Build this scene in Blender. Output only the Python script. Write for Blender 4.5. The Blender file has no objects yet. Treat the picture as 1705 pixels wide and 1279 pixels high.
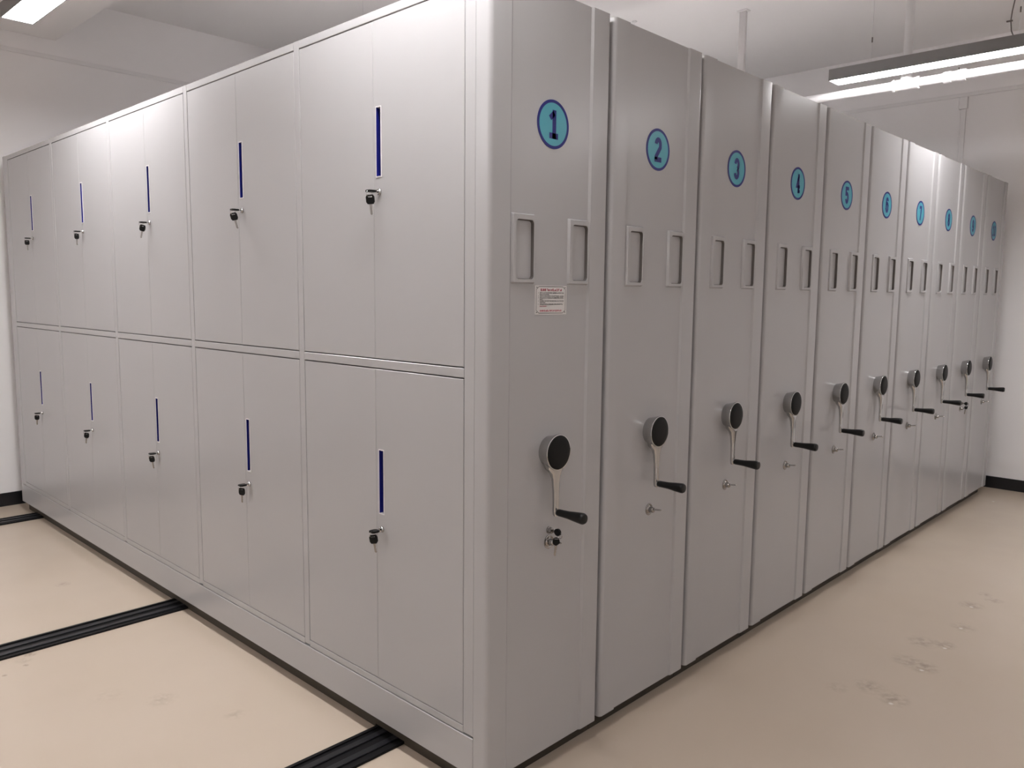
import bpy, bmesh, math, random
from mathutils import Vector, Matrix
random.seed(3)
S = bpy.context.scene
COL = S.collection
PI = math.pi

# ------------------------------------------------------------------ camera, world, exposure
cam_data = bpy.data.cameras.new('camera')
cam = bpy.data.objects.new('camera', cam_data)
COL.objects.link(cam)
cam_data.sensor_fit = 'HORIZONTAL'
cam_data.sensor_width = 36.0
cam_data.lens = 1334.19 / 1705 * 36.0
cam_data.clip_start = 0.05
cam.location = (1.6205, -1.5886, 1.5395)
cam.rotation_euler = (1.4597, -0.0096, 0.7672)
S.camera = cam

world = bpy.data.worlds.new('world')
S.world = world
world.use_nodes = True
world.node_tree.nodes['Background'].inputs[0].default_value = (0.5, 0.5, 0.5, 1)
world.node_tree.nodes['Background'].inputs[1].default_value = 0.05

S.view_settings.view_transform = 'Standard'
S.view_settings.look = 'None'
S.view_settings.gamma = 1
S.view_settings.use_curve_mapping = False
S.view_settings.exposure = 0.0
LAMP_COLOR = (1.0, 0.98, 0.985, 1)
LAMP_STRENGTH = 60.0
# the ceiling lamps: x, y of each lamp's middle, strength factor
LAMPS = dict(front_left=(-2.56, -0.28, 1.12), front_mid=(-0.12, -0.28, 0.97), back=(0.01, 3.64, 1.40),
             middle=(-2.56, 1.69, 0.65), fill_back_left=(-2.56, 3.64, 3.4), fill_rear=(-2.56, -3.3, 1.45),  # this row and the next: unseen lamps added as fill
             fill_rear_aisle=(2.58, -3.3, 1.1), aisle=(2.58, -0.28, 0.10), fill_aisle_back=(2.58, 3.64, 0.75))

# ------------------------------------------------------------------ materials
def mat(name, color, rough=0.5, metal=0.0, spec=0.5, bump=None, vary=None, emit=None, coat=0.0):
    m = bpy.data.materials.new(name)
    m.use_nodes = True
    nt = m.node_tree
    b = nt.nodes['Principled BSDF']
    b.inputs['Base Color'].default_value = (*color, 1)
    b.inputs['Roughness'].default_value = rough
    b.inputs['Metallic'].default_value = metal
    b.inputs['Specular IOR Level'].default_value = spec
    b.inputs['Coat Weight'].default_value = coat
    b.inputs['Coat Roughness'].default_value = 0.12
    if emit:
        b.inputs['Emission Color'].default_value = emit[0]
        b.inputs['Emission Strength'].default_value = emit[1]
    tc = nt.nodes.new('ShaderNodeTexCoord')
    if vary:
        sc, amt = vary
        n = nt.nodes.new('ShaderNodeTexNoise')
        n.inputs['Scale'].default_value = sc
        n.inputs['Detail'].default_value = 4
        mx = nt.nodes.new('ShaderNodeMix')
        mx.data_type = 'RGBA'
        mx.inputs[6].default_value = (*[c * (1 - amt) for c in color], 1)
        mx.inputs[7].default_value = (*[min(1, c * (1 + amt)) for c in color], 1)
        nt.links.new(tc.outputs['Object'], n.inputs['Vector'])
        nt.links.new(n.outputs['Fac'], mx.inputs[0])
        nt.links.new(mx.outputs[2], b.inputs['Base Color'])
    if bump:
        sc, st = bump
        n = nt.nodes.new('ShaderNodeTexNoise')
        n.inputs['Scale'].default_value = sc
        n.inputs['Detail'].default_value = 3
        bp = nt.nodes.new('ShaderNodeBump')
        bp.inputs['Strength'].default_value = st
        bp.inputs['Distance'].default_value = 0.01
        nt.links.new(tc.outputs['Object'], n.inputs['Vector'])
        nt.links.new(n.outputs['Fac'], bp.inputs['Height'])
        nt.links.new(bp.outputs['Normal'], b.inputs['Normal'])
    return m

def floor_material():
    m = mat('floor_epoxy', (0.62, 0.53, 0.435), rough=0.30, spec=0.45)
    nt = m.node_tree
    b = nt.nodes['Principled BSDF']
    tc = nt.nodes['Texture Coordinate']
    N = nt.nodes.new
    L = nt.links.new
    def noise(scale, detail=3):
        n = N('ShaderNodeTexNoise')
        n.inputs['Scale'].default_value = scale
        n.inputs['Detail'].default_value = detail
        L(tc.outputs['Object'], n.inputs['Vector'])
        return n.outputs['Fac']
    def mix(f, a, c):
        mx = N('ShaderNodeMix')
        mx.data_type = 'RGBA'
        L(f, mx.inputs[0])
        if isinstance(a, tuple): mx.inputs[6].default_value = (*a, 1)
        else: L(a, mx.inputs[6])
        mx.inputs[7].default_value = (*c, 1)
        return mx.outputs[2]
    def rng(v, a, c, lo=0.0, hi=1.0):
        r = N('ShaderNodeMapRange')
        L(v, r.inputs[0])
        for i, q in enumerate((a, c, lo, hi)): r.inputs[i + 1].default_value = q
        return r.outputs[0]
    def math2(op, a, c):
        q = N('ShaderNodeMath')
        q.operation = op
        L(a, q.inputs[0])
        if isinstance(c, float): q.inputs[1].default_value = c
        else: L(c, q.inputs[1])
        return q.outputs[0]
    col = mix(rng(noise(1.1), 0.35, 0.7), (0.585, 0.493, 0.403), (0.55, 0.458, 0.366))
    # scuffs and dried drops with a shape of their own
    spots = [(-2.903, -0.284, .035, .25), (-2.103, -0.656, .022, .55), (-2.06, -0.69, .03, .25), (-2.004, -0.698, .010, .8),
             (-1.964, -0.784, .009, .8), (-1.329, -0.421, .05, .22), (-1.034, -0.281, .035, .2), (-1.5, -0.55, .06, .10),
             (0.595, 2.845, .05, .35), (0.648, 2.51, .05, .25), (0.640, 2.234, .045, .4), (0.56, 2.2, .06, .3), (0.638, 1.937, .06, .45),
             (0.58, 1.95, .06, .3), (0.65, 1.563, .055, .4), (0.55, 1.6, .06, .3), (0.46, 1.5, .04, .2), (0.603, 3.062, .03, .3), (0.66, 3.0, .04, .3)]
    tot = None
    grain = rng(noise(38.0, 4), 0.38, 0.62)
    for x, y, r, a in spots:
        d = N('ShaderNodeVectorMath')
        d.operation = 'DISTANCE'
        L(tc.outputs['Object'], d.inputs[0])
        d.inputs[1].default_value = (x, y, 0)
        v = rng(d.outputs['Value'], r * 1.3, r * 0.2, 0.0, a)
        tot = v if tot is None else math2('MAXIMUM', tot, v)
    f = math2('MULTIPLY', tot, grain)
    col = mix(f, col, (0.16, 0.12, 0.09))
    # glints on the floor, painted into the colour as pale flecks
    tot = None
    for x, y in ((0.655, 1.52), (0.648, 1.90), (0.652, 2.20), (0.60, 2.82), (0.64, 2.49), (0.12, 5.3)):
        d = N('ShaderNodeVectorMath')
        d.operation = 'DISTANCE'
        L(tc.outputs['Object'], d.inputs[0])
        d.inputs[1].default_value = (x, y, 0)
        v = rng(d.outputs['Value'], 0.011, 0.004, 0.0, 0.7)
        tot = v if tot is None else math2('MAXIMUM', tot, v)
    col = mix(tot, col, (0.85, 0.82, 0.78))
    L(col, b.inputs['Base Color'])
    rg = rng(noise(2.3, 5), 0.3, 0.7, 0.17, 0.27)
    L(rg, b.inputs['Roughness'])
    bp = N('ShaderNodeBump')
    bp.inputs['Strength'].default_value = 0.05
    bp.inputs['Distance'].default_value = 0.02
    L(noise(3.0, 2), bp.inputs['Height'])
    L(bp.outputs['Normal'], b.inputs['Normal'])
    return m

M = {}
M['paint'] = mat('grey_powder_coat', (0.43, 0.424, 0.428), rough=0.27, spec=0.5, bump=(2.2, 0.035))
M['paint_in'] = mat('grey_sheet_inner', (0.40, 0.38, 0.37), rough=0.5)
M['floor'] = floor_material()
M['wall'] = mat('white_wall_paint', (0.93, 0.912, 0.918), rough=0.75, spec=0.25, bump=(7, 0.05), vary=(0.9, 0.02))
M['ceil'] = mat('white_ceiling_paint', (0.94, 0.925, 0.925), rough=0.85, spec=0.2, bump=(5, 0.05), vary=(0.8, 0.02))
M['base'] = mat('black_baseboard_tile', (0.010, 0.010, 0.012), rough=0.32, vary=(8, 0.2))
M['rail'] = mat('black_rail_steel', (0.006, 0.006, 0.007), rough=0.5, spec=0.18, vary=(12, 0.3))
M['rail_bar'] = mat('worn_rail_steel', (0.014, 0.014, 0.017), rough=0.36, spec=0.4, metal=0.0, vary=(14, 0.3))
M['chassis'] = mat('dark_chassis_steel', (0.035, 0.027, 0.018), rough=0.55, vary=(6, 0.2))
M['chrome'] = mat('chrome', (0.50, 0.50, 0.50), rough=0.10, metal=1.0, vary=(20, 0.03))
M['steel'] = mat('brushed_steel', (0.33, 0.32, 0.31), rough=0.22, metal=1.0, vary=(30, 0.06))
M['black'] = mat('black_plastic', (0.009, 0.009, 0.009), rough=0.5, spec=0.15, vary=(30, 0.15))
M['grip'] = mat('black_grip_plastic', (0.007, 0.007, 0.007), spec=0.3, rough=0.42, vary=(40, 0.15))
M['blue'] = mat('dark_blue_slot', (0.008, 0.011, 0.17), rough=0.5, spec=0.2, vary=(15, 0.05))
M['holder_shade'] = mat('holder_recess_shade', (0.10, 0.088, 0.082), rough=0.6, vary=(20, 0.05))  # recess shade put into the colour of the holder's inner walls
M['rim'] = mat('pale_slot_rim', (0.66, 0.64, 0.66), rough=0.3, vary=(15, 0.02))
M['teal'] = mat('teal_badge', (0.055, 0.33, 0.42), rough=0.35, vary=(10, 0.03))
M['navy'] = mat('navy_badge_ink', (0.011, 0.015, 0.165), spec=0.3, rough=0.4, vary=(10, 0.03))
M['paper'] = mat('notice_paper', (0.66, 0.64, 0.63), rough=0.4, vary=(30, 0.02))
M['red_ink'] = mat('red_ink', (0.50, 0.035, 0.09), rough=0.5, vary=(60, 0.1))
M['black_ink'] = mat('black_ink', (0.03, 0.03, 0.035), rough=0.5, vary=(60, 0.1))
M['housing'] = mat('grey_lamp_housing', (0.20, 0.195, 0.195), rough=0.5, vary=(10, 0.04))
M['pvc'] = mat('white_pvc', (0.78, 0.77, 0.775), rough=0.3, vary=(6, 0.02))
M['trunk'] = mat('off_white_trunking', (0.86, 0.845, 0.85), rough=0.5, vary=(6, 0.02))
M['strut'] = mat('grey_strut', (0.62, 0.60, 0.60), rough=0.45, vary=(6, 0.04))
M['wire'] = mat('dark_wire', (0.18, 0.16, 0.15), rough=0.5, vary=(20, 0.1))
M['thinwire'] = mat('pale_steel_wire', (0.85, 0.84, 0.84), rough=0.5, vary=(20, 0.05))
def lamp_mat(f):
    return mat('lamp_diffuser', (0.9, 0.9, 0.9), rough=0.4, vary=(5, 0.01), emit=(LAMP_COLOR, LAMP_STRENGTH * f))

# ------------------------------------------------------------------ mesh helpers
def box(bm, x0, x1, y0, y1, z0, z1, bev=0.0, seg=1):
    r = bmesh.ops.create_cube(bm, size=1.0)
    vs = r['verts']
    bmesh.ops.scale(bm, vec=(x1 - x0, y1 - y0, z1 - z0), verts=vs)
    bmesh.ops.translate(bm, vec=((x0 + x1) / 2, (y0 + y1) / 2, (z0 + z1) / 2), verts=vs)
    if bev:
        es = list({e for v in vs for e in v.link_edges})
        bmesh.ops.bevel(bm, geom=es, offset=bev, segments=seg, profile=0.5, affect='EDGES', clamp_overlap=True)

def lathe(bm, prof, origin=(0, 0, 0), axis='X', n=32):
    """prof: list of (distance along axis, radius); ends close when radius is 0"""
    o = Vector(origin)
    rings = []
    for a, r in prof:
        if r <= 1e-7:
            p = {'X': (a, 0, 0), 'Y': (0, a, 0), 'Z': (0, 0, a)}[axis]
            rings.append([bm.verts.new(o + Vector(p))])
            continue
        ring = []
        for i in range(n):
            t = 2 * PI * i / n
            c, s = r * math.cos(t), r * math.sin(t)
            p = {'X': (a, c, s), 'Y': (s, a, c), 'Z': (c, s, a)}[axis]
            ring.append(bm.verts.new(o + Vector(p)))
        rings.append(ring)
    for A, B in zip(rings, rings[1:]):
        if len(A) == 1 and len(B) == 1: continue
        for i in range(n):
            j = (i + 1) % n
            if len(A) == 1: bm.faces.new((A[0], B[j], B[i]))
            elif len(B) == 1: bm.faces.new((A[i], A[j], B[0]))
            else: bm.faces.new((A[i], A[j], B[j], B[i]))

def tube(bm, pts, r, n=10, r2=None):
    pts = [Vector(p) for p in pts]
    prev = None
    rings = []
    for k, p in enumerate(pts):
        d = (pts[min(k + 1, len(pts) - 1)] - pts[max(k - 1, 0)]).normalized()
        up = Vector((0, 0, 1)) if abs(d.z) < 0.9 else Vector((1, 0, 0))
        if prev is not None: up = prev
        s = d.cross(up).normalized()
        u = s.cross(d).normalized()
        prev = u
        rr = r if r2 is None else r + (r2 - r) * k / (len(pts) - 1)
        rings.append([bm.verts.new(p + s * rr * math.cos(2 * PI * i / n) + u * rr * math.sin(2 * PI * i / n)) for i in range(n)])
    for A, B in zip(rings, rings[1:]):
        for i in range(n):
            j = (i + 1) % n
            bm.faces.new((A[i], A[j], B[j], B[i]))
    bm.faces.new(list(reversed(rings[0])))
    bm.faces.new(rings[-1])

def prism_z(bm, outline, z0, z1):
    """closed outline of (x, y) extruded upright"""
    a = [bm.verts.new((x, y, z0)) for x, y in outline]
    b = [bm.verts.new((x, y, z1)) for x, y in outline]
    n = len(a)
    for i in range(n):
        j = (i + 1) % n
        bm.faces.new((a[i], a[j], b[j], b[i]))
    bm.faces.new(list(reversed(a)))
    bm.faces.new(b)

def prism_x(bm, outline, x0, x1):
    """closed outline of (y, z) extruded along x"""
    a = [bm.verts.new((x0, y, z)) for y, z in outline]
    b = [bm.verts.new((x1, y, z)) for y, z in outline]
    n = len(a)
    for i in range(n):
        j = (i + 1) % n
        bm.faces.new((a[i], a[j], b[j], b[i]))
    bm.faces.new(list(reversed(a)))
    bm.faces.new(b)

def mesh(name, bm, mats, angle=35):
    bmesh.ops.recalc_face_normals(bm, faces=bm.faces)
    me = bpy.data.meshes.new(name)
    bm.to_mesh(me)
    bm.free()
    for m in (mats if isinstance(mats, (list, tuple)) else [mats]):
        me.materials.append(m)
    me.polygons.foreach_set('use_smooth', [True] * len(me.polygons))
    me.set_sharp_from_angle(angle=math.radians(angle))
    return me

def link(name, me, parent=None, loc=(0, 0, 0), rot=(0, 0, 0)):
    o = bpy.data.objects.new(name, me)
    COL.objects.link(o)
    if parent: o.parent = parent
    o.location = loc
    o.rotation_euler = rot
    return o

def obj(name, bm, mats, parent=None, loc=(0, 0, 0), rot=(0, 0, 0)):
    return link(name, mesh(name, bm, mats), parent, loc, rot)

def tag(o, label, cat, group=None):
    o['label'] = label
    o['category'] = cat
    if group: o['group'] = group
    return o

def thing(name, label, cat, loc=(0, 0, 0), group=None):
    return tag(link(name, None, None, loc), label, cat, group)

def struct(name, bm, m, parent=None):
    o = obj(name, bm, m, parent)
    if parent is None: o['kind'] = 'structure'
    return o

def copy_tree(o, parent=None):
    c = o.copy()
    COL.objects.link(c)
    c.parent = parent
    for ch in list(o.children): copy_tree(ch, c)
    return c

NB = bmesh.new

# ------------------------------------------------------------------ the room
XL, XR, YF, YB, ZC = -4.877, 4.0, -5.0, 5.81, 3.62
T = 0.12
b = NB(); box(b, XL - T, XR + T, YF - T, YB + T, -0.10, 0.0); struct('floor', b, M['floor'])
b = NB(); box(b, XL - T, XR + T, YF - T, YB + T, ZC, ZC + 0.10); struct('ceiling', b, M['ceil'])
b = NB(); box(b, XL - T, XL, YF, YB, 0, ZC); struct('wall_left', b, M['wall'])
b = NB(); box(b, XR, XR + T, YF, YB, 0, ZC); struct('wall_right', b, M['wall'])
b = NB(); box(b, XL - T, XR + T, YB, YB + T, 0, ZC); struct('wall_back', b, M['wall'])
b = NB(); box(b, XL - T, XR + T, YF - T, YF, 0, ZC); struct('wall_front', b, M['wall'])
b = NB(); box(b, XL, XL + 0.012, YF, YB, 0, 0.095, 0.002); struct('baseboard_left', b, M['base'])
b = NB(); box(b, XL + 0.012, XR, YB - 0.012, YB, 0, 0.095, 0.002); struct('baseboard_back', b, M['base'])
b = NB(); box(b, XL, XR, 0.03, 0.43, 3.31, ZC, 0.006); struct('trim_1', b, M['ceil'])
b = NB(); box(b, XL, XR, 2.25, 2.65, 3.31, ZC, 0.006); struct('trim_2', b, M['ceil'])

# ------------------------------------------------------------------ floor rails
def rail(x0, x1, label):
    t = thing('floor_rail', label, 'rail', ((x0 + x1) / 2, 0, 0), 'black rails across the floor')
    h = (x1 - x0) / 2
    y0, y1 = -3.6, 5.6
    b = NB(); box(b, -h, h, y0, y1, 0, 0.004); obj('rail_bed', b, M['rail'], t)
    for s, nm in ((-1, 'rail_edge'), (1, 'rail_edge')):
        b = NB(); box(b, s * (h - 0.014), s * (h - 0.0), y0, y1, 0.004, 0.009, 0.001) if s > 0 else box(b, -h, -h + 0.014, y0, y1, 0.004, 0.009, 0.001)
        obj(nm, b, M['rail'], t)
    for s in (-1, 1):
        b = NB(); box(b, s * 0.030 - 0.013, s * 0.030 + 0.013, y0, y1, 0.004, 0.0095, 0.002)
        obj('rail_bar', b, M['rail_bar'], t)
    return t
rail(-0.596, -0.441, 'black twin track rail in the floor nearest the numbered end panels')
rail(-2.280, -2.122, 'black twin track rail in the floor, middle one of three')
rail(-4.503, -4.345, 'black twin track rail in the floor nearest the left wall')

# ------------------------------------------------------------------ shelving units
PITCH, W_UNIT, ZB, ZT = 0.5556, 0.533, 0.065, 2.425
XE = -4.69            # far end of each unit
def panel_outline(w, r=0.014):
    """end panel seen from above: rounded upright corners, middle field set back 5 mm"""
    o = [(-0.058, 0.0)]
    for i in range(7):
        a = -PI / 2 + i * PI / 12
        o.append((-r + r * math.cos(a), r + r * math.sin(a)))
    o += [(0.0, 0.082), (-0.006, 0.090), (-0.006, w - 0.092), (0.0, w - 0.084)]
    r2 = 0.010
    for i in range(7):
        a = i * PI / 12
        o.append((-r2 + r2 * math.cos(a), w - r2 + r2 * math.sin(a)))
    o.append((-0.058, w))
    return o
HOLD_Y, HOLD_Z, HOLD_W, HOLD_H = (0.090, 0.343), 1.572, 0.100, 0.203
def panel_mesh(w):
    """the middle field is a grid with two openings for the label holders"""
    b = NB()
    o = panel_outline(w)
    lo = [b.verts.new((x, y, ZB)) for x, y in o]
    hi = [b.verts.new((x, y, ZT)) for x, y in o]
    n = len(o)
    for i in range(n):
        j = (i + 1) % n
        if abs(o[i][0] + 0.006) < 1e-6 and abs(o[j][0] + 0.006) < 1e-6:
            ys = [o[i][1]] + [v for h in HOLD_Y for v in (h + 0.010, h + HOLD_W - 0.005)] + [o[j][1]]
            zs = [ZB, HOLD_Z + 0.008, HOLD_Z + HOLD_H - 0.010, ZT]
            g = [[b.verts.new((-0.006, y, z)) for z in zs] for y in ys]
            for p in range(5):
                for q in range(3):
                    if q == 1 and p in (1, 3): continue
                    b.faces.new((g[p][q], g[p + 1][q], g[p + 1][q + 1], g[p][q + 1]))
        else:
            b.faces.new((lo[i], lo[j], hi[j], hi[i]))
    b.faces.new(list(reversed(lo)))
    b.faces.new(hi)
    bmesh.ops.remove_doubles(b, verts=b.verts, dist=1e-5)
    return mesh('end_panel', b, M['paint'], 28)
b = NB(); prism_z(b, [(-x - 4.75 + 0.06, y) for x, y in panel_outline(W_UNIT)][::-1], ZB, ZT)
ME_FAR = mesh('far_end_panel', b, M['paint'], 28)
ME_PANEL = panel_mesh(W_UNIT)
b = NB(); box(b, XE + 0.058, -0.0585, 0.046, W_UNIT - 0.022, ZB + 0.002, ZT - 0.004, 0.002)
ME_BODY = mesh('carcass', b, M['paint_in'])
RAILS = ((-4.503, -4.345), (-2.280, -2.122), (-0.596, -0.441))
def chassis_mesh(y0, y1):
    b = NB()
    box(b, XE + 0.03, -0.050, y0, y1, 0.012, ZB + 0.0015)
    edge = XE + 0.03
    for r0, r1 in RAILS + ((-0.050, 0),):
        box(b, edge, r0 - (0.004 if r0 < -0.1 else 0), y0, y1, 0.0015, 0.0125)
        edge = r1 + 0.004
    return mesh('chassis', b, M['chassis'])
ME_CHASSIS, ME_CHASSIS_FRONT = chassis_mesh(0.0, 0.553), chassis_mesh(0.034, 0.553)

def rounded_rect(y0, y1, z0, z1, r, n=5):
    o = []
    for cy, cz, a0 in ((y1 - r, z1 - r, 0), (y0 + r, z1 - r, PI / 2), (y0 + r, z0 + r, PI), (y1 - r, z0 + r, 1.5 * PI)):
        for i in range(n):
            a = a0 + (PI / 2) * i / (n - 1)
            o.append((cy + r * math.cos(a), cz + r * math.sin(a)))
    return o
def holder_mesh(w, h, in_l, in_r, in_b, in_t):
    """raised label holder: bevelled frame around a sunk rounded field, lying in the y z plane"""
    b = NB()
    n = 5
    H = 0.009
    outer0 = rounded_rect(0, w, 0, h, 0.004, n)
    outer1 = rounded_rect(0.004, w - 0.004, 0.004, h - 0.004, 0.003, n)
    inn1 = rounded_rect(in_l, in_r, in_b, in_t, 0.012, n)
    inn0 = rounded_rect(in_l + 0.001, in_r - 0.001, in_b + 0.001, in_t - 0.001, 0.011, n)
    inn2 = rounded_rect(in_l + 0.003, in_r - 0.003, in_b + 0.003, in_t - 0.003, 0.010, n)
    rows = [(outer0, 0.0), (outer1, H), (inn1, H), (inn0, H - 0.002), (inn2, -0.003)]
    rv = [[b.verts.new((x, y, z)) for y, z in o] for o, x in rows]
    k = len(rv[0])
    for r, (A, B) in enumerate(zip(rv, rv[1:])):
        for i in range(k):
            j = (i + 1) % k
            f = b.faces.new((A[i], A[j], B[j], B[i]))
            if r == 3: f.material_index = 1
    b.faces.new(rv[-1])
    return mesh('label_holder', b, [M['paint'], M['holder_shade']], 30)
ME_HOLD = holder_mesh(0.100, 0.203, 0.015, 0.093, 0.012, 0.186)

# crank
b = NB()
lathe(b, [(0, 0), (0, 0.047), (0.004, 0.0475), (0.034, 0.0555), (0.039, 0.0570), (0.042, 0.0562), (0.0425, 0.0535), (0.040, 0.0525), (0.040, 0)], n=48)
# tapered arm under the hub, one rounded section per height
sect = [(-0.030, 0.040, 0.006, 0.038), (-0.052, 0.034, 0.010, 0.040), (-0.066, 0.021, 0.018, 0.040), (-0.085, 0.0145, 0.022, 0.039),
        (-0.120, 0.0115, 0.025, 0.039), (-0.165, 0.0105, 0.026, 0.039), (-0.185, 0.0115, 0.026, 0.040), (-0.197, 0.0100, 0.026, 0.040), (-0.203, 0.0060, 0.028, 0.038)]
rv = []
for z, hy, x0, x1 in sect:
    cx, hx = (x0 + x1) / 2, (x1 - x0) / 2
    ring = []
    for i in range(16):
        a = 2 * PI * i / 16
        c, s = math.cos(a), math.sin(a)
        ring.append(b.verts.new((cx + hx * math.copysign(abs(c) ** 0.5, c), hy * math.copysign(abs(s) ** 0.5, s), z)))
    rv.append(ring)
for A, B in zip(rv, rv[1:]):
    for i in range(16):
        j = (i + 1) % 16
        b.faces.new((A[i], A[j], B[j], B[i]))
b.faces.new(rv[0]); b.faces.new(list(reversed(rv[-1])))
ME_CRANK = mesh('crank', b, M['chrome'], 40)
b = NB(); lathe(b, [(0.0402, 0.0530), (0.0440, 0.0520), (0.0470, 0.045), (0.0490, 0.030), (0.0500, 0)], n=48)
ME_CAP = mesh('crank_cap', b, M['black'], 30)
b = NB(); lathe(b, [(0.0, 0), (0.0, 0.0100), (0.006, 0.0115), (0.020, 0.0115), (0.045, 0.0125), (0.075, 0.0158), (0.095, 0.0176), (0.102, 0.0174), (0.107, 0.0145), (0.109, 0.0)], n=24)
ME_GRIP = mesh('crank_grip', b, M['grip'], 40)
b = NB(); lathe(b, [(0, 0), (0, 0.010), (0.006, 0.010), (0.006, 0)], n=20)
ME_COLLAR = mesh('grip_collar', b, M['chrome'], 40)
# locks on the end panels
b = NB(); lathe(b, [(0, 0), (0, 0.022), (0.002, 0.022), (0.003, 0.019), (0.002, 0.016), (0.004, 0.0145), (0.006, 0.010), (0.020, 0.0095), (0.022, 0.008), (0.022, 0)], n=28)
ME_LOCK = mesh('lock', b, M['steel'], 35)
b = NB(); lathe(b, [(0.018, 0.0035), (0.050, 0.0032), (0.053, 0.002), (0.053, 0)], n=12)
ME_PIN = mesh('lock_pin', b, M['chrome'], 40)
b = NB(); lathe(b, [(0, 0), (0, 0.012), (0.003, 0.012), (0.004, 0.0095), (0.014, 0.009), (0.015, 0.007), (0.015, 0)], n=20)
ME_SMALL_LOCK = mesh('small_lock', b, M['steel'], 35)
b = NB(); lathe(b, [(0, 0), (0, 0.012), (0.003, 0.012), (0.003, 0.006), (0.008, 0.006), (0.008, 0)], n=12, axis='Z')
ME_BOLT = mesh('top_bolt', b, M['strut'], 35)

# badges
def stroke(bm, pts, w, x=0.0012):
    """flat ribbon with mitred joins along points (y, z)"""
    P = [Vector((p[0], p[1])) for p in pts]
    L, R = [], []
    for i, p in enumerate(P):
        d0 = (p - P[i - 1]).normalized() if i else None
        d1 = (P[i + 1] - p).normalized() if i < len(P) - 1 else None
        d0 = d0 or d1
        d1 = d1 or d0
        n0, n1 = Vector((-d0.y, d0.x)), Vector((-d1.y, d1.x))
        m = (n0 + n1)
        m = m.normalized() if m.length > 1e-6 else n0
        k = min(1.6, 1 / max(0.4, m.dot(n0)))
        q = m * (w / 2) * k
        L.append(p + q); R.append(p - q)
    lv = [bm.verts.new((x, v.x, v.y)) for v in L]
    rv = [bm.verts.new((x, v.x, v.y)) for v in R]
    for i in range(len(P) - 1):
        bm.faces.new((lv[i], lv[i + 1], rv[i + 1], rv[i]))
def arc(cy, cz, ry, rz, a0, a1, n=12):
    return [(cy + ry * math.cos(math.radians(a0 + (a1 - a0) * i / n)), cz + rz * math.sin(math.radians(a0 + (a1 - a0) * i / n))) for i in range(n + 1)]
def digit(bm, ch, cy, h, w, s):
    """condensed heavy numerals; cy middle, h height, w width, s stroke"""
    a, c = w / 2 - s / 2, h / 2 - s / 2
    q = c / 2
    if ch == '1':
        stroke(bm, [(cy + 0.1 * w, -h / 2), (cy + 0.1 * w, h / 2)], s)
        stroke(bm, [(cy + 0.1 * w, c), (cy - 0.36 * w, c - 0.20 * h)], s * 0.95)
        stroke(bm, [(cy - 0.42 * w, -c), (cy + 0.52 * w, -c)], s)
    elif ch == '2':
        stroke(bm, arc(cy, c - a * 1.15, a, a * 1.15, 180, 0) + [(cy + a, q * 0.5), (cy - a, -c + s / 2), (cy - a, -c - 0.001)], s)
        stroke(bm, [(cy - w / 2, -c), (cy + w / 2, -c)], s)
    elif ch == '3':
        stroke(bm, arc(cy, q, a, q, 175, -75), s)
        stroke(bm, arc(cy, -q, a, q, 75, -175), s)
    elif ch == '4':
        stroke(bm, [(cy + a * 0.5, -h / 2), (cy + a * 0.5, h / 2)], s)
        stroke(bm, [(cy + a * 0.5, c), (cy - a, -c * 0.40), (cy + w / 2, -c * 0.40)], s * 0.85)
        stroke(bm, [(cy - 0.0 * w, -c), (cy + 0.5 * w, -c)], s * 0.8)
    elif ch == '5':
        stroke(bm, [(cy + w / 2, c), (cy - a, c), (cy - a, q * 0.35)] + arc(cy, -q * 0.75, a, c - q * 0.75, 120, -165), s)
    elif ch == '6':
        stroke(bm, arc(cy, c - a * 1.15, a, a * 1.15, 10, 180) + [(cy - a, -c + a * 1.15)] + arc(cy, -c + a * 1.15, a, a * 1.15, 180, 360) + [(cy + a, -a * 0.2)] + arc(cy, -a * 0.2, a, a * 0.9, 0, 165), s)
    elif ch == '7':
        stroke(bm, [(cy - w / 2, c), (cy + a, c), (cy + a * 0.7, q), (cy - a * 0.2, -h / 2)], s)
    elif ch == '8':
        stroke(bm, arc(cy, q, a * 0.95, q, -90, 270, 20), s)
        stroke(bm, arc(cy, -q, a, q, 90, 450, 20), s)
    elif ch == '9':
        stroke(bm, arc(cy, -c + a * 1.15, a, a * 1.15, 190, 360) + [(cy + a, c - a * 1.15)] + arc(cy, c - a * 1.15, a, a * 1.15, 0, 180) + [(cy - a, a * 0.2)] + arc(cy, a * 0.2, a, a * 0.9, 180, 345), s)
    elif ch == '0':
        stroke(bm, arc(cy, c - a, a, a, 0, 180) + arc(cy, -c + a, a, a, 180, 360) + [(cy + a, c - a)], s)
b = NB(); lathe(b, [(0, 0), (0, 0.0635), (0.0009, 0.0635), (0.0009, 0)], n=64)
ME_DISC = mesh('number_badge', b, M['teal'], 30)
b = NB()
lathe(b, [(0, 0.0625), (0, 0.0715), (0.0012, 0.0715), (0.0012, 0.0625), (0, 0.0625)], n=64)
ME_RING = mesh('badge_ring', b, M['navy'], 30)
def add_badge(unit, number, y, z):
    d = link('number_badge', ME_DISC, unit, (-0.0058, y, z))
    link('badge_ring', ME_RING, d)
    b = NB()
    t = str(number)
    if len(t) == 1: digit(b, t, 0, 0.084, 0.042, 0.0170)
    else:
        digit(b, t[0], -0.023, 0.080, 0.036, 0.0145)
        digit(b, t[1], 0.021, 0.080, 0.038, 0.0145)
    bmesh.ops.remove_doubles(b, verts=b.verts, dist=1e-6)
    me = bpy.data.meshes.new('numeral')
    for f in b.faces:
        f.normal_update()
        if f.normal.x < 0: f.normal_flip()
    b.to_mesh(me); b.free()
    me.materials.append(M['navy'])
    link('numeral', me, d)

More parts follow.
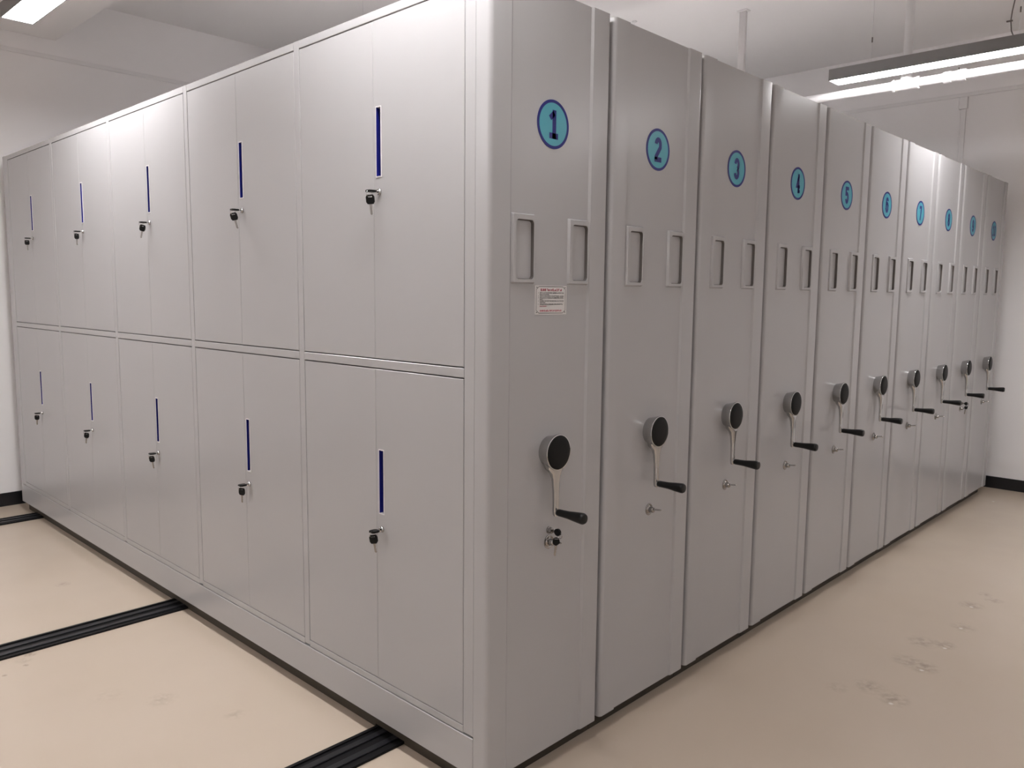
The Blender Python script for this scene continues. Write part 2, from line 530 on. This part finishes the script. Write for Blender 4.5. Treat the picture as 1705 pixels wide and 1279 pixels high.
ORD = ['one', 'two', 'three', 'four', 'five', 'six', 'seven', 'eight', 'nine', 'ten']
YC = 0.268            # badge, crank and lock stand on this line of each panel
def make_unit(k):
    w = W_UNIT if k < 9 else 0.560
    u = thing('mobile_shelving_unit', f'grey steel rolling shelving unit with the badge reading {ORD[k]} on its end panel', 'shelving unit', (0, k * PITCH, 0), 'row of rolling shelving units')
    link('end_panel', ME_PANEL if k < 9 else panel_mesh(w), u)
    link('far_end_panel', ME_FAR, u)
    link('carcass', ME_BODY, u)
    link('chassis', ME_CHASSIS if k else ME_CHASSIS_FRONT, u)
    for y0 in (0.090, 0.343):
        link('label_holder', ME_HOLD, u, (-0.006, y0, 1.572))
    c = link('crank', ME_CRANK, u, (-0.006, YC + 0.002, 1.056))
    link('crank_cap', ME_CAP, c)
    link('grip_collar', ME_COLLAR, c, (0.038, 0, -0.190))
    link('crank_grip', ME_GRIP, c, (0.042, 0, -0.190))
    l = link('lock', ME_LOCK, u, (-0.006, YC + 0.008, 0.762))
    link('lock_pin', ME_PIN, l, rot=(0, -0.12, 0))
    if k in (0, 8):
        link('small_lock', ME_SMALL_LOCK, u, (-0.006, YC + 0.008, 0.800))
    link('top_bolt', ME_BOLT, u, (-0.03, w - 0.05, ZT - 0.001))
    add_badge(u, k + 1, YC, 2.046)
    return u
units = [make_unit(k) for k in range(10)]
U1 = units[0]
U1['label'] = 'grey steel shelving unit in front with doors along its side and badge reading one'

# --- front of the first unit: frame, doors, plinth
BAY, X0, DW, ST = 0.90, -0.1035, 0.866, 0.034    # bay pitch, right edge of first door pair, pair width, stile width
FY = 0.0
def bx(name, x0, x1, y0, y1, z0, z1, m, parent, bev=0.0012):
    b = NB(); box(b, x0, x1, y0, y1, z0, z1, bev); return obj(name, b, m, parent)
XLAST = X0 - 4 * BAY - DW
bx('stile', X0 + 0.0005, -0.0595, FY, 0.0215, 0.196, ZT - 0.002, M['paint'], U1)
bx('stile', XE + 0.0585, XLAST - 0.0005, FY, 0.0215, 0.196, ZT - 0.002, M['paint'], U1)
for i in range(1, 5):
    xr = X0 - (i - 1) * BAY - DW
    bx('stile', xr - ST + 0.0005, xr - 0.0005, FY, 0.0215, 0.198, ZT - 0.002, M['paint'], U1)
ZR = dict(bottom=(0.1925, 0.2165), mid=(1.2950, 1.3230), top=(2.3955, ZT - 0.0025))
DOORS = dict(low=(0.2185, 1.2915), up=(1.3265, 2.3920))
SLOT = dict(low=(0.8056, 1.0218), up=(1.911, 2.127))
LOCKZ = dict(low=0.752, up=1.862)
bx('kick_plate', XE + 0.0585, -0.0595, -0.0015, 0.0215, ZB + 0.001, 0.1895, M['paint'], U1, 0.002)

def slot_door(x0, x1, z0, z1, sx, sw, s0, s1):
    b = NB()
    c, depth, th = 0.0015, 0.036, 0.018
    xs = [x0 + c, sx - sw, sx + sw, x1 - c]
    zs = [z0 + c, s0, s1, z1 - c]
    g = [[b.verts.new((x, 0, z)) for z in zs] for x in xs]
    for i in range(3):
        for j in range(3):
            if (i, j) != (1, 1): b.faces.new((g[i][j], g[i + 1][j], g[i + 1][j + 1], g[i][j + 1]))
    hole = [g[1][1], g[2][1], g[2][2], g[1][2]]
    deep = [b.verts.new((v.co.x, depth, v.co.z)) for v in hole]
    for i in range(4):
        j = (i + 1) % 4
        b.faces.new((hole[i], hole[j], deep[j], deep[i]))
    b.faces.new(deep)
    loop = [g[i][0] for i in range(4)] + [g[3][j] for j in range(1, 4)] + [g[i][3] for i in (2, 1, 0)] + [g[0][j] for j in (2, 1)]
    def off(v, y):
        x = x0 if abs(v.co.x - (x0 + c)) < 1e-6 else x1 if abs(v.co.x - (x1 - c)) < 1e-6 else v.co.x
        z = z0 if abs(v.co.z - (z0 + c)) < 1e-6 else z1 if abs(v.co.z - (z1 - c)) < 1e-6 else v.co.z
        return b.verts.new((x, y, z))
    r1 = [off(v, c) for v in loop]
    r2 = [b.verts.new((v.co.x, th, v.co.z)) for v in r1]
    for A, B in ((loop, r1), (r1, r2)):
        for i in range(12):
            j = (i + 1) % 12
            b.faces.new((A[i], A[j], B[j], B[i]))
    b.faces.new(r2)
    return mesh('cabinet_door', b, M['paint'], 20)
def slot_liner(sw, h):
    """rim, inner walls and blue back of the pull slot; origin bottom middle, opening towards -y"""
    b = NB()
    t = 0.0022
    rows = [(sw + t, -t, h + t, 0.0), (sw + t, -t, h + t, -0.0016), (sw - 0.0012, 0.0012, h - 0.0012, -0.0016), (sw - 0.0016, 0.0016, h - 0.0016, 0.0345)]
    rv = [[b.verts.new(p) for p in ((-a, y, z0), (a, y, z0), (a, y, z1), (-a, y, z1))] for a, z0, z1, y in rows]
    for k in range(3):
        for i in range(4):
            j = (i + 1) % 4
            b.faces.new((rv[k][i], rv[k][j], rv[k + 1][j], rv[k + 1][i]))
    f = b.faces.new(rv[3])
    f.material_index = 1
    # a lower pad inside, the finger pull
    box(b, -sw + 0.003, sw - 0.003, 0.020, 0.0342, 0.003, h - 0.030)
    for fc in b.faces:
        if max(v.co.y for v in fc.verts) <= 0.0343 and min(v.co.y for v in fc.verts) >= 0.0199: fc.material_index = 1
    # inner side walls are blue as well, only top and bottom stay pale
    for fc in b.faces:
        ys = [v.co.y for v in fc.verts]
        if min(ys) < 0.002 and max(ys) > 0.030 and abs(fc.calc_center_median().x) > sw * 0.5: fc.material_index = 1
    return mesh('pull_slot', b, [M['rim'], M['blue']], 25)
SW = 0.0122
ME_SLOT = slot_liner(SW, 0.216)
b = NB(); lathe(b, [(0, 0), (0, 0.0105), (-0.004, 0.0105), (-0.006, 0.009), (-0.010, 0.0085), (-0.0105, 0.007), (-0.0105, 0)], axis='Y', n=20)
ME_DLOCK = mesh('door_lock', b, M['chrome'], 35)

# keys: head plate with a slot, blade; a ring
def key_mesh(round_head=False):
    """key along -z: head at the top, origin in the middle of the head, flat in the x z plane"""
    b = NB()
    if round_head:
        out = [(0.0115 * math.cos(2 * PI * i / 18), 0.0125 * math.sin(2 * PI * i / 18)) for i in range(18)]
    else:
        out = [(-0.0095, 0.0145), (0.0095, 0.0145), (0.0135, 0.008), (0.0135, -0.008), (0.009, -0.0150), (-0.009, -0.0150), (-0.0135, -0.008), (-0.0135, 0.008)]
    n = len(out)
    hole = []
    for i in range(n):
        x, z = out[i]
        hole.append((max(-0.0065, min(0.0065, x * 0.6)), 0.0082 + max(-0.0018, min(0.0018, (z - 0.001) * 0.4))))
    t = 0.003
    F = [b.verts.new((x, -t, z)) for x, z in out]; B_ = [b.verts.new((x, t, z)) for x, z in out]
    HF = [b.verts.new((x, -t, z)) for x, z in hole]; HB = [b.verts.new((x, t, z)) for x, z in hole]
    for i in range(n):
        j = (i + 1) % n
        b.faces.new((F[i], F[j], HF[j], HF[i])); b.faces.new((B_[j], B_[i], HB[i], HB[j]))
        b.faces.new((F[j], F[i], B_[i], B_[j])); b.faces.new((HF[i], HF[j], HB[j], HB[i]))
    head = mesh('key_head', b, M['black'], 30)
    b = NB()
    blade = [(-0.0045, -0.014), (-0.0045, -0.018), (-0.0036, -0.020), (-0.0036, -0.045), (0.0, -0.049), (0.0036, -0.046), (0.0024, -0.040), (0.0036, -0.036),
             (0.0026, -0.031), (0.0036, -0.027), (0.0036, -0.020), (0.0045, -0.018), (0.0045, -0.014)]
    A = [b.verts.new((x, -0.001, z)) for x, z in blade]; C = [b.verts.new((x, 0.001, z)) for x, z in blade]
    for i in range(len(A)):
        j = (i + 1) % len(A)
        b.faces.new((A[i], A[j], C[j], C[i]))
    b.faces.new(A); b.faces.new(list(reversed(C)))
    full = mesh('key_blade', b, M['steel'], 30)
    b = NB(); box(b, -0.0045, 0.0045, -0.001, 0.001, -0.0218, -0.012)
    return head, full, mesh('key_shank', b, M['steel'], 30)
ME_KH, ME_KB, ME_KS = key_mesh()
ME_RH, ME_RB, ME_RS = key_mesh(True)
def ring_mesh(r=0.010):
    b = NB(); tube(b, [(0, r * math.sin(2 * PI * i / 20), r * math.cos(2 * PI * i / 20)) for i in range(21)], 0.0009, 6)
    return mesh('key_ring', b, M['chrome'], 60)
ME_KR = ring_mesh()
def key_set(loc, label, lean, turn, group, round_head=False, toward=(0, -1)):
    """one key standing in the lock, its twin hanging from a small ring; loc is on the lock's face"""
    t = thing('key_pair', label, 'keys', loc, group)
    H, B = (ME_RH, ME_RB) if round_head else (ME_KH, ME_KB)
    base = math.atan2(toward[1], toward[0]) + PI / 2      # local -y points out of the door
    t.rotation_euler = (0, 0, base)
    k = link('key', H, t, (0, -0.023, 0), (PI / 2, 0, 0) if not round_head else (PI / 2, PI / 2, 0))
    link('key_shank', ME_RS if round_head else ME_KS, k)
    link('key_ring', ME_KR, t, (0, -0.031, -0.0085))
    dz = -0.026
    k2 = link('key', H, t, (-0.011 if round_head else 0, -0.026, dz), (0.10, lean, turn))
    link('key_blade', B, k2)
    return t

BAYN = ['door pair nearest badge one', 'second door pair from badge one', 'middle door pair', 'fourth door pair from badge one', 'door pair farthest from badge one']
for i in range(5):
    xr = X0 - i * BAY
    xl = xr - DW
    xm = (xr + xl) / 2
    for nm in ('bottom', 'mid', 'top'):
        z0, z1 = ZR[nm]
        bx(nm + '_rail', xl + 0.0005, xr - 0.0005, FY, 0.0215, z0, z1, M['paint'], U1)
    for row in ('low', 'up'):
        z0, z1 = DOORS[row]
        g = 0.0022
        # left leaf
        bl = NB(); box(bl, xl + g, xm - 0.0007, 0, 0.018, z0, z1, 0.0015)
        obj('cabinet_door', bl, M['paint'], U1, (0, 0.0008, 0))
        sx = xm + 0.0295
        s0, s1 = SLOT[row]
        d = link('cabinet_door', slot_door(xm + 0.0007, xr - g, z0, z1, sx, SW, s0, s1), U1, (0, 0.0003, 0))
        link('pull_slot', ME_SLOT, d, (sx, 0, s0))
        link('door_lock', ME_DLOCK, d, (sx + 0.001, 0.0005, LOCKZ[row]))
        lean = random.uniform(-0.25, 0.25)
        turn = random.uniform(0.4, 0.9)
        word = 'upper' if row == 'up' else 'lower'
        key_set((sx + 0.001, -0.0097, LOCKZ[row]), f'black headed keys in the {word} lock of the {BAYN[i]}', lean, turn, 'key pairs in the door locks')

key_set((0.0085, YC + 0.008, 0.800), 'pair of black round headed keys below the crank on the panel with badge one', 0.05, -0.7, 'key pairs in the end panels', True, (1, 0))
key_set((0.0085, 8 * PITCH + YC + 0.008, 0.800), 'pair of black round headed keys below the crank of the panel with badge nine', 0.1, -0.7, 'key pairs in the end panels', True, (1, 0))

# --- notice on the first end panel
b = NB(); box(b, 0, 0.0012, 0, 0.146, 0, 0.088)
nt = obj('notice_plate', b, M['paper'], U1, (-0.0059, 0.196, 1.480))
nt['label'] = 'small white notice with red heading and black lines of text'
def flat(bm, y0, y1, z0, z1, x=0.0015):
    vs = [bm.verts.new((x, y, z)) for y, z in ((y0, z0), (y1, z0), (y1, z1), (y0, z1))]
    bm.faces.new(vs)
b = NB()
stroke(b, [(0.018, 0.0845), (0.128, 0.0845), (0.140, 0.076), (0.140, 0.013), (0.128, 0.0045), (0.018, 0.0045), (0.006, 0.013), (0.006, 0.076), (0.018, 0.0845)], 0.0016, 0.0014)
for cy, cz in ((0.008, 0.082), (0.138, 0.082), (0.008, 0.007), (0.138, 0.007)):
    flat(b, cy - 0.0022, cy + 0.0022, cz - 0.0015, cz + 0.0015)
def glyphs(bm, y, z, n, w, h, rnd):
    """a run of tiny strokes too small to read, as the photograph shows them"""
    for k in range(n):
        y0 = y + k * w
        for q in range(3):
            zz = z + h * (q + 0.15) / 3
            if rnd.random() < 0.8: flat(bm, y0 + w * 0.08, y0 + w * rnd.uniform(0.6, 0.9), zz, zz + h * 0.22)
        for q in range(2):
            yy = y0 + w * rnd.uniform(0.1, 0.75)
            flat(bm, yy, yy + w * 0.20, z + h * 0.05, z + h * rnd.uniform(0.6, 0.95))
rnd = random.Random(5)
lines = [(0.0640, 26), (0.0588, 10), (0.0540, 26), (0.0490, 26), (0.0442, 3), (0.0394, 26), (0.0345, 6), (0.0296, 25)]
for z, n in lines:
    glyphs(b, 0.021, z, n, 0.0043, 0.0036, rnd)
for z in (0.0640, 0.0540, 0.0490, 0.0394, 0.0296):
    flat(b, 0.0135, 0.0155, z + 0.001, z + 0.0028)
obj('notice_text', b, M['black_ink'], nt)
b = NB()
glyphs(b, 0.024, 0.0710, 11, 0.0090, 0.0080, rnd)
glyphs(b, 0.021, 0.0238, 8, 0.0043, 0.0036, rnd)
glyphs(b, 0.022, 0.0090, 16, 0.0063, 0.0058, rnd)
obj('notice_heading', b, M['red_ink'], nt)

# ------------------------------------------------------------------ ceiling lamps
ZL, LH, LW, LL = 2.90, 0.070, 0.150, 1.20
def lamp(key, label, wires=((-0.37, 0), (0.41, 0)), detail=True):
    cx, cy, f = LAMPS[key]
    t = thing('pendant_light', label, 'ceiling light', (cx, cy, ZL), 'suspended strip lights')
    h, w = LL / 2, LW / 2
    b = NB()
    box(b, -h, h, -w, -w + 0.006, 0, LH, 0.001)
    box(b, -h, h, w - 0.006, w, 0, LH, 0.001)
    box(b, -h, -h + 0.006, -w + 0.006, w - 0.006, 0, LH)
    box(b, h - 0.006, h, -w + 0.006, w - 0.006, 0, LH)
    box(b, -h + 0.006, h - 0.006, -w + 0.006, w - 0.006, LH - 0.006, LH)
    obj('housing', b, M['housing'], t)
    b = NB(); box(b, -h + 0.0065, h - 0.0065, -w + 0.0065, w - 0.0065, 0.002, 0.010, 0.002)
    obj('diffuser', b, lamp_mat(f), t)
    for dx, dy in wires:
        b = NB(); tube(b, [(dx, dy, LH), (dx, dy, ZC - ZL)], 0.0016, 6)
        q = obj('suspension_wire', b, M['thinwire'], t)
        b = NB(); lathe(b, [(0.0, 0), (0.0, 0.004), (0.03, 0.004), (0.03, 0)], (dx, dy, 0.205), 'Z', 10)
        obj('wire_gripper', b, M['wire'], q)
        b = NB(); lathe(b, [(0, 0), (0, 0.02), (-0.006, 0.018), (-0.008, 0)], (dx, dy, ZC - ZL), 'Z', 16)
        obj('ceiling_cup', b, M['pvc'], q)
    return t
lamp('front_left', 'white strip light in dark housing hanging above the left part of the door fronts')
lamp('front_mid', 'strip light hanging above the door fronts near the numbered corner')
LB = lamp('back', 'white strip light in dark housing hanging in front of the white pipe', ((-0.37, 0), (0.42, 0)))
lamp('middle', 'added unseen strip light above the shelving tops nearest the front unit')  # this lamp and those below are unseen, added to raise the brightness
lamp('fill_back_left', 'added unseen strip light above the shelving tops close to the back wall')
lamp('fill_rear', 'added unseen strip light far in front of the doors over the open floor with rails')
lamp('fill_rear_aisle', 'added unseen strip light over the aisle floor at the end away from the back wall')
lamp('aisle', 'added unseen strip light hanging over the aisle floor abreast of the first unit')
lamp('fill_aisle_back', 'added unseen strip light hanging over the aisle floor near the back wall')
b = NB()
tube(b, [(0.40, 0.0, ZC - ZL), (0.400, 0.0, 0.42), (0.392, 0.0, 0.30), (0.380, 0.0, 0.22), (0.376, 0.0, 0.17), (0.382, 0.0, 0.115), (0.398, 0.0, 0.075), (0.405, 0, LH)], 0.0032, 8)
c = obj('power_cord', b, M['wire'], LB)
b = NB(); box(b, 0.355, 0.385, -0.005, 0.005, 0.165, 0.173, 0.001); obj('cord_tie', b, M['wire'], c)

# ------------------------------------------------------------------ pipe, trunking, strut
PX, PY, PZ, PR = -0.200, 3.80, 2.860, 0.0255
t = thing('water_pipe', 'white pipe with tee and coupling hanging below the ceiling behind the strip light', 'pipe', (PX, PY, PZ))
b = NB(); tube(b, [(XL + 0.0 - PX, 0, 0), (0, 0, 0), (XR - PX, 0, 0)], PR, 20); obj('pipe_run', b, M['pvc'], t)
b = NB(); tube(b, [(0, 0, 0.02), (0, 0, ZC - PZ)], PR, 20); obj('riser', b, M['pvc'], t)
b = NB(); tube(b, [(-0.07, 0, 0), (0.07, 0, 0)], PR + 0.007, 24); tube(b, [(0, 0, 0), (0, 0, 0.075)], PR + 0.007, 24)
for s in (-1, 1): lathe(b, [(0, 0.0), (0, PR + 0.011), (0.012, PR + 0.011), (0.012, 0)], (s * 0.07 - 0.006, 0, 0), 'X', 24)
lathe(b, [(0, 0.0), (0, PR + 0.011), (0.012, PR + 0.011), (0.012, 0)], (0, 0, 0.068), 'Z', 24)
obj('tee_fitting', b, M['pvc'], t)
b = NB()
lathe(b, [(-0.06, 0), (-0.06, PR + 0.008), (-0.02, PR + 0.008), (-0.018, PR + 0.004), (0.018, PR + 0.004), (0.02, PR + 0.008), (0.06, PR + 0.008), (0.06, 0)], (0.275, 0, 0), 'X', 24)
obj('coupling', b, M['pvc'], t)
b = NB(); tube(b, [(0.295, 0, PR + 0.008), (0.295, 0, PR + 0.02)], 0.004, 8); obj('set_screw', b, M['wire'], t)

b = NB(); box(b, XL, XL + 0.009, YF, YB - 0.02, 3.174, 3.204, 0.002)
tag(obj('cable_trunking', b, M['trunk']), 'thin pale cable trunking running along the left wall below the ceiling', 'cable trunking')
b = NB(); box(b, XL, XR, YB - 0.009, YB, 3.174, 3.204, 0.002)
tag(obj('cable_trunking', b, M['trunk']), 'thin pale cable trunking running along the back wall below the pipe', 'cable trunking')
t = thing('cable_drop', 'narrow white conduit with a box on top running down the back wall', 'conduit', (-0.415, YB, 0.095))
b = NB(); box(b, -0.019, 0.019, -0.018, 0, 0, 2.98, 0.002); obj('duct', b, M['trunk'], t)
b = NB(); box(b, -0.034, 0.030, -0.028, 0, 2.98, 3.076, 0.003); obj('junction_box', b, M['trunk'], t)

t = thing('hanging_strut', 'flat grey strut hanging from the ceiling behind the panel with badge three', 'strut', (-1.425, 3.98, 2.6))
b = NB(); box(b, -0.026, 0.026, -0.014, 0.014, 0, ZC - 2.6, 0.003); obj('strut_bar', b, M['strut'], t)
b = NB(); box(b, -0.040, 0.040, -0.030, 0.030, ZC - 2.6 - 0.010, ZC - 2.6, 0.002); obj('strut_foot', b, M['trunk'], t)
